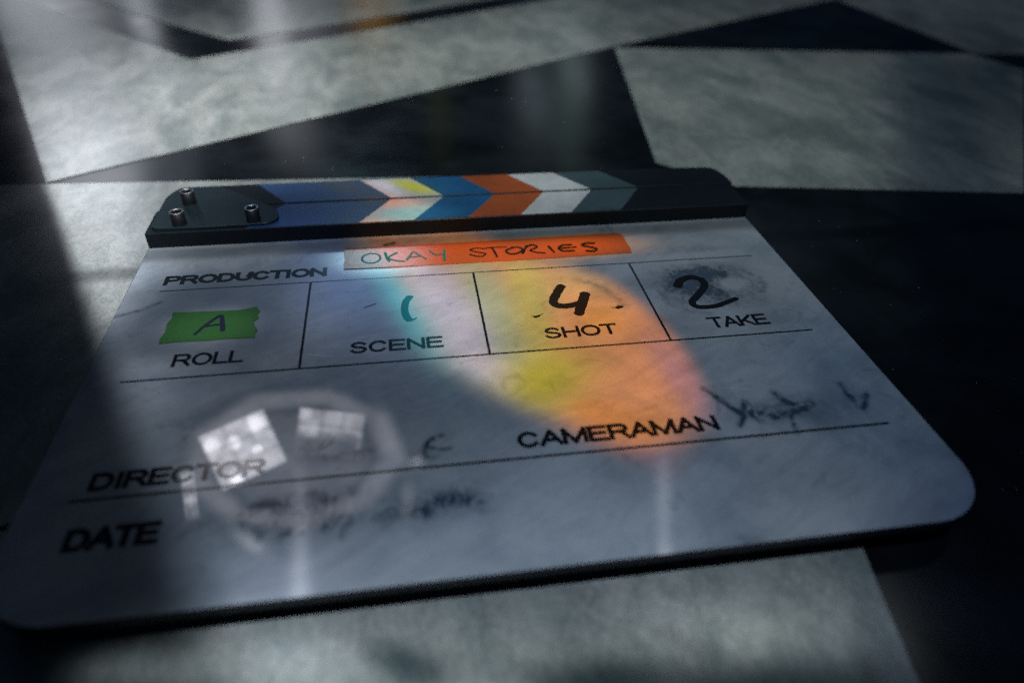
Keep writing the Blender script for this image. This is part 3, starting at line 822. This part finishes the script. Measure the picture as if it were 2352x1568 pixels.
ink_strokes('handwritten_word', [
    ([(132.3, 18.9), (129.0, 19.7), (126.2, 18.3), (128.8, 16.1), (132.4, 14.5), (131.0, 12.4), (128.2, 12.6), (125.6, 14.4)], 1.0, 1.0),
    ([(131.6, 18.8), (137.0, 19.4), (142.6, 19.0)], 1.1, 0.7), ([(136.0, 19.0), (136.7, 14.8), (137.2, 10.8)], 1.1, 1.0),
    ([(145.4, 18.3), (142.0, 16.0), (142.9, 12.9), (146.5, 13.0), (149.3, 15.7), (147.8, 18.1), (144.8, 18.3)], 1.2, 1.1),
    ([(148.8, 12.6), (150.6, 16.6), (152.4, 19.4)], 1.2, 1.0), ([(151.0, 18.6), (154.8, 19.5), (155.9, 17.2), (152.6, 15.0), (155.0, 12.8), (158.6, 11.7)], 1.2, 0.9),
    ([(161.3, 17.6), (162.8, 12.0)], 1.3, 1.1),
    ([(171.8, 17.7), (167.7, 17.6), (165.6, 15.5), (166.9, 12.6), (172.0, 12.3)], 1.3, 1.1), ([(166.2, 15.0), (173.6, 15.3)], 1.2, 0.9),
    ([(182.4, 17.8), (178.4, 18.2), (176.6, 16.5), (179.7, 14.7), (182.2, 12.8), (180.8, 10.9), (177.2, 11.5)], 1.4, 1.1),
], M['marker'], ot, z=ZT, label='handwritten STORIES in black marker', seed=12)
ink_strokes('handwritten_letter', [([(19.5, -31.9), (21.8, -27.4), (25.4, -22.0), (27.0, -21.0), (27.8, -23.6), (29.2, -30.6)], 1.3, 1.9), ([(21.3, -27.4), (28.6, -26.4)], 1.0, 1.2)], M['navy_marker'], gt, z=ZT, label='handwritten A in dark marker', seed=13)

# clapsticks
HT = 7.2
lower = slab('lower_clapstick', rounded([(-12.6, 35.8), (262.7, 35.6), (262.7, 58.8), (-12.6, 58.8)], [0.6, 0.6, 2.5, 4]), 0.02, HT, M['stick'], slate, bevel=0.45)
slab('back_rail', [(-12.0, 38.0), (262.0, 38.0), (262.0, 58.6), (-12.0, 58.6)], FZ + 0.02, -3.02, M['stick'], slate)
up_poly = rounded([(-11.8, 59.8), (264.4, 59.8), (264.0, 70.5), (261.0, 79.6), (240, 80.8), (120, 82.0), (10, 82.0), (-8.8, 82.0), (-11.2, 70.0)], [1.6, 0.6, 3, 4.5, 6, 6, 6, 7.0, 3])
upper = slab('upper_clapstick', up_poly, FZ + 0.02, HT, M['stick'], slate, bevel=0.45)
slant_u, slant_l = -14.6, -14.6
seam = [43.8, 68.3, 92.8, 117.3, 142.0, 166.2, 190.1, 214.0]
cols = ['s_navy', 's_navy', 's_white', 's_blue', 's_orange', 's_white', 's_grey']
names = ['navy', 'navy', 'white', 'blue', 'orange', 'white', 'grey']
for i in range(7):
    a, b = seam[i], seam[i + 1]
    yb = 81.7 - max(0, (a + b) / 2 - 120) * 0.008
    slab('colour_stripe', [(a, 60.2), (b, 60.2), (b + slant_u, yb - 0.4), (a + slant_u, yb - 0.4)], HT - 0.1, HT + 0.05, M[cols[i]], upper, label=names[i] + ' slanted stripe')
    slab('colour_stripe', [(a + slant_l, 36.25), (b + slant_l, 36.25), (b, 58.35), (a, 58.35)], HT - 0.1, HT + 0.05, M[cols[i]], lower, label=names[i] + ' slanted stripe')

# hinge plate and its three socket bolts
pl = rounded([(-10.6, 38.0), (8, 37.3), (38.5, 37.8), (43.0, 41.5), (42.2, 50.0), (31.5, 61.5), (19.4, 71.9), (10.5, 78.6), (-6.5, 79.0), (-10.6, 68.5), (-10.6, 52)], [3.5, 4, 2.6, 2.6, 4.4, 3, 3, 4, 5, 3, 3])
plate = slab('hinge_plate', pl, HT + 0.06, HT + 1.35, M['plate'], slate, bevel=0.35)

def lathe(profile, seg=28):
    bm = bmesh.new()
    rings = []
    for r, z in profile:
        rings.append([bm.verts.new((r * math.cos(2 * math.pi * i / seg) * S, r * math.sin(2 * math.pi * i / seg) * S, z * S)) for i in range(seg)])
    for a, b in zip(rings, rings[1:]):
        for i in range(seg):
            bm.faces.new((a[i], a[(i + 1) % seg], b[(i + 1) % seg], b[i]))
    bm.faces.new(list(reversed(rings[0])))
    bm.faces.new(rings[-1])
    bmesh.ops.recalc_face_normals(bm, faces=bm.faces)
    me = bpy.data.meshes.new('turned')
    bm.to_mesh(me); bm.free()
    return me
body_me = lathe([(3.2, 0), (3.0, 0.25), (2.95, 0.5), (2.95, 5.5), (2.7, 5.55), (2.12, 5.52), (2.08, 5.3), (2.05, 2.2), (0.3, 2.0)])
rim_me = lathe([(2.15, 5.50), (2.90, 5.50), (3.0, 5.62), (2.98, 5.78), (2.85, 5.93), (2.62, 6.0), (2.4, 5.93), (2.24, 5.78), (2.15, 5.62)])
# the rim is an open ring: drop its two caps
bm = bmesh.new(); bm.from_mesh(rim_me)
caps = [f for f in bm.faces if len(f.verts) > 4]
bmesh.ops.delete(bm, geom=caps, context='FACES'); bm.to_mesh(rim_me); bm.free()
for me_ in (body_me, rim_me):
    for p_ in me_.polygons:
        p_.use_smooth = len(p_.vertices) == 4
body_me.materials.append(M['bolt']); rim_me.materials.append(M['rim'])
for bx, by in ((1.4, 61.6), (1.2, 41.2), (32.4, 41.6)):
    b_ = bpy.data.objects.new('socket_bolt', body_me); COL.objects.link(b_)
    b_.parent = slate; b_.location = (bx * S, by * S, (HT + 1.34) * S)
    r_ = bpy.data.objects.new('bolt_rim', rim_me); COL.objects.link(r_); r_.parent = b_

def dust(name, pts, size, label):
    rnd = random.Random(5)
    bm = bmesh.new()
    for x, y, z, k in pts:
        a = rnd.random() * 6.28; L = size * k * rnd.uniform(0.5, 1.6); wv = size * rnd.uniform(0.15, 0.3)
        d = Vector((math.cos(a), math.sin(a))); nn = Vector((-d.y, d.x)) * wv
        c = [Vector((x, y)) + d * t * L + nn * 0 + Vector((-d.y, d.x)) * (L * 0.35 * t * t) for t in (-0.5, 0, 0.5)]
        lo = [bm.verts.new(((q - nn).x * S, (q - nn).y * S, (z + 0.03) * S)) for q in c]
        hi = [bm.verts.new(((q + nn).x * S, (q + nn).y * S, (z + 0.09) * S)) for q in c]
        for i in range(2):
            bm.faces.new((lo[i], lo[i + 1], hi[i + 1], hi[i]))
    me = bpy.data.meshes.new(name); bm.to_mesh(me); bm.free()
    o = link(name, me, M['lint'])
    o['kind'] = 'stuff'; o['label'] = label
    return o
rd_ = random.Random(11)
M['lint'] = mat('pale_lint', (0.75, 0.76, 0.78), 0.6, 1.4)
dust('dust', [(rd_.uniform(-60, 420), rd_.uniform(95, 330), FZ + 0.05, 1) for _ in range(90)] + [(rd_.uniform(266, 330), rd_.uniform(-170, 60), FZ + 0.05, 1) for _ in range(26)] + [(297, -143, FZ, 3.5)], 0.35, 'pale specks of dust and lint on the stone floor')
bpy.context.view_layer.update()
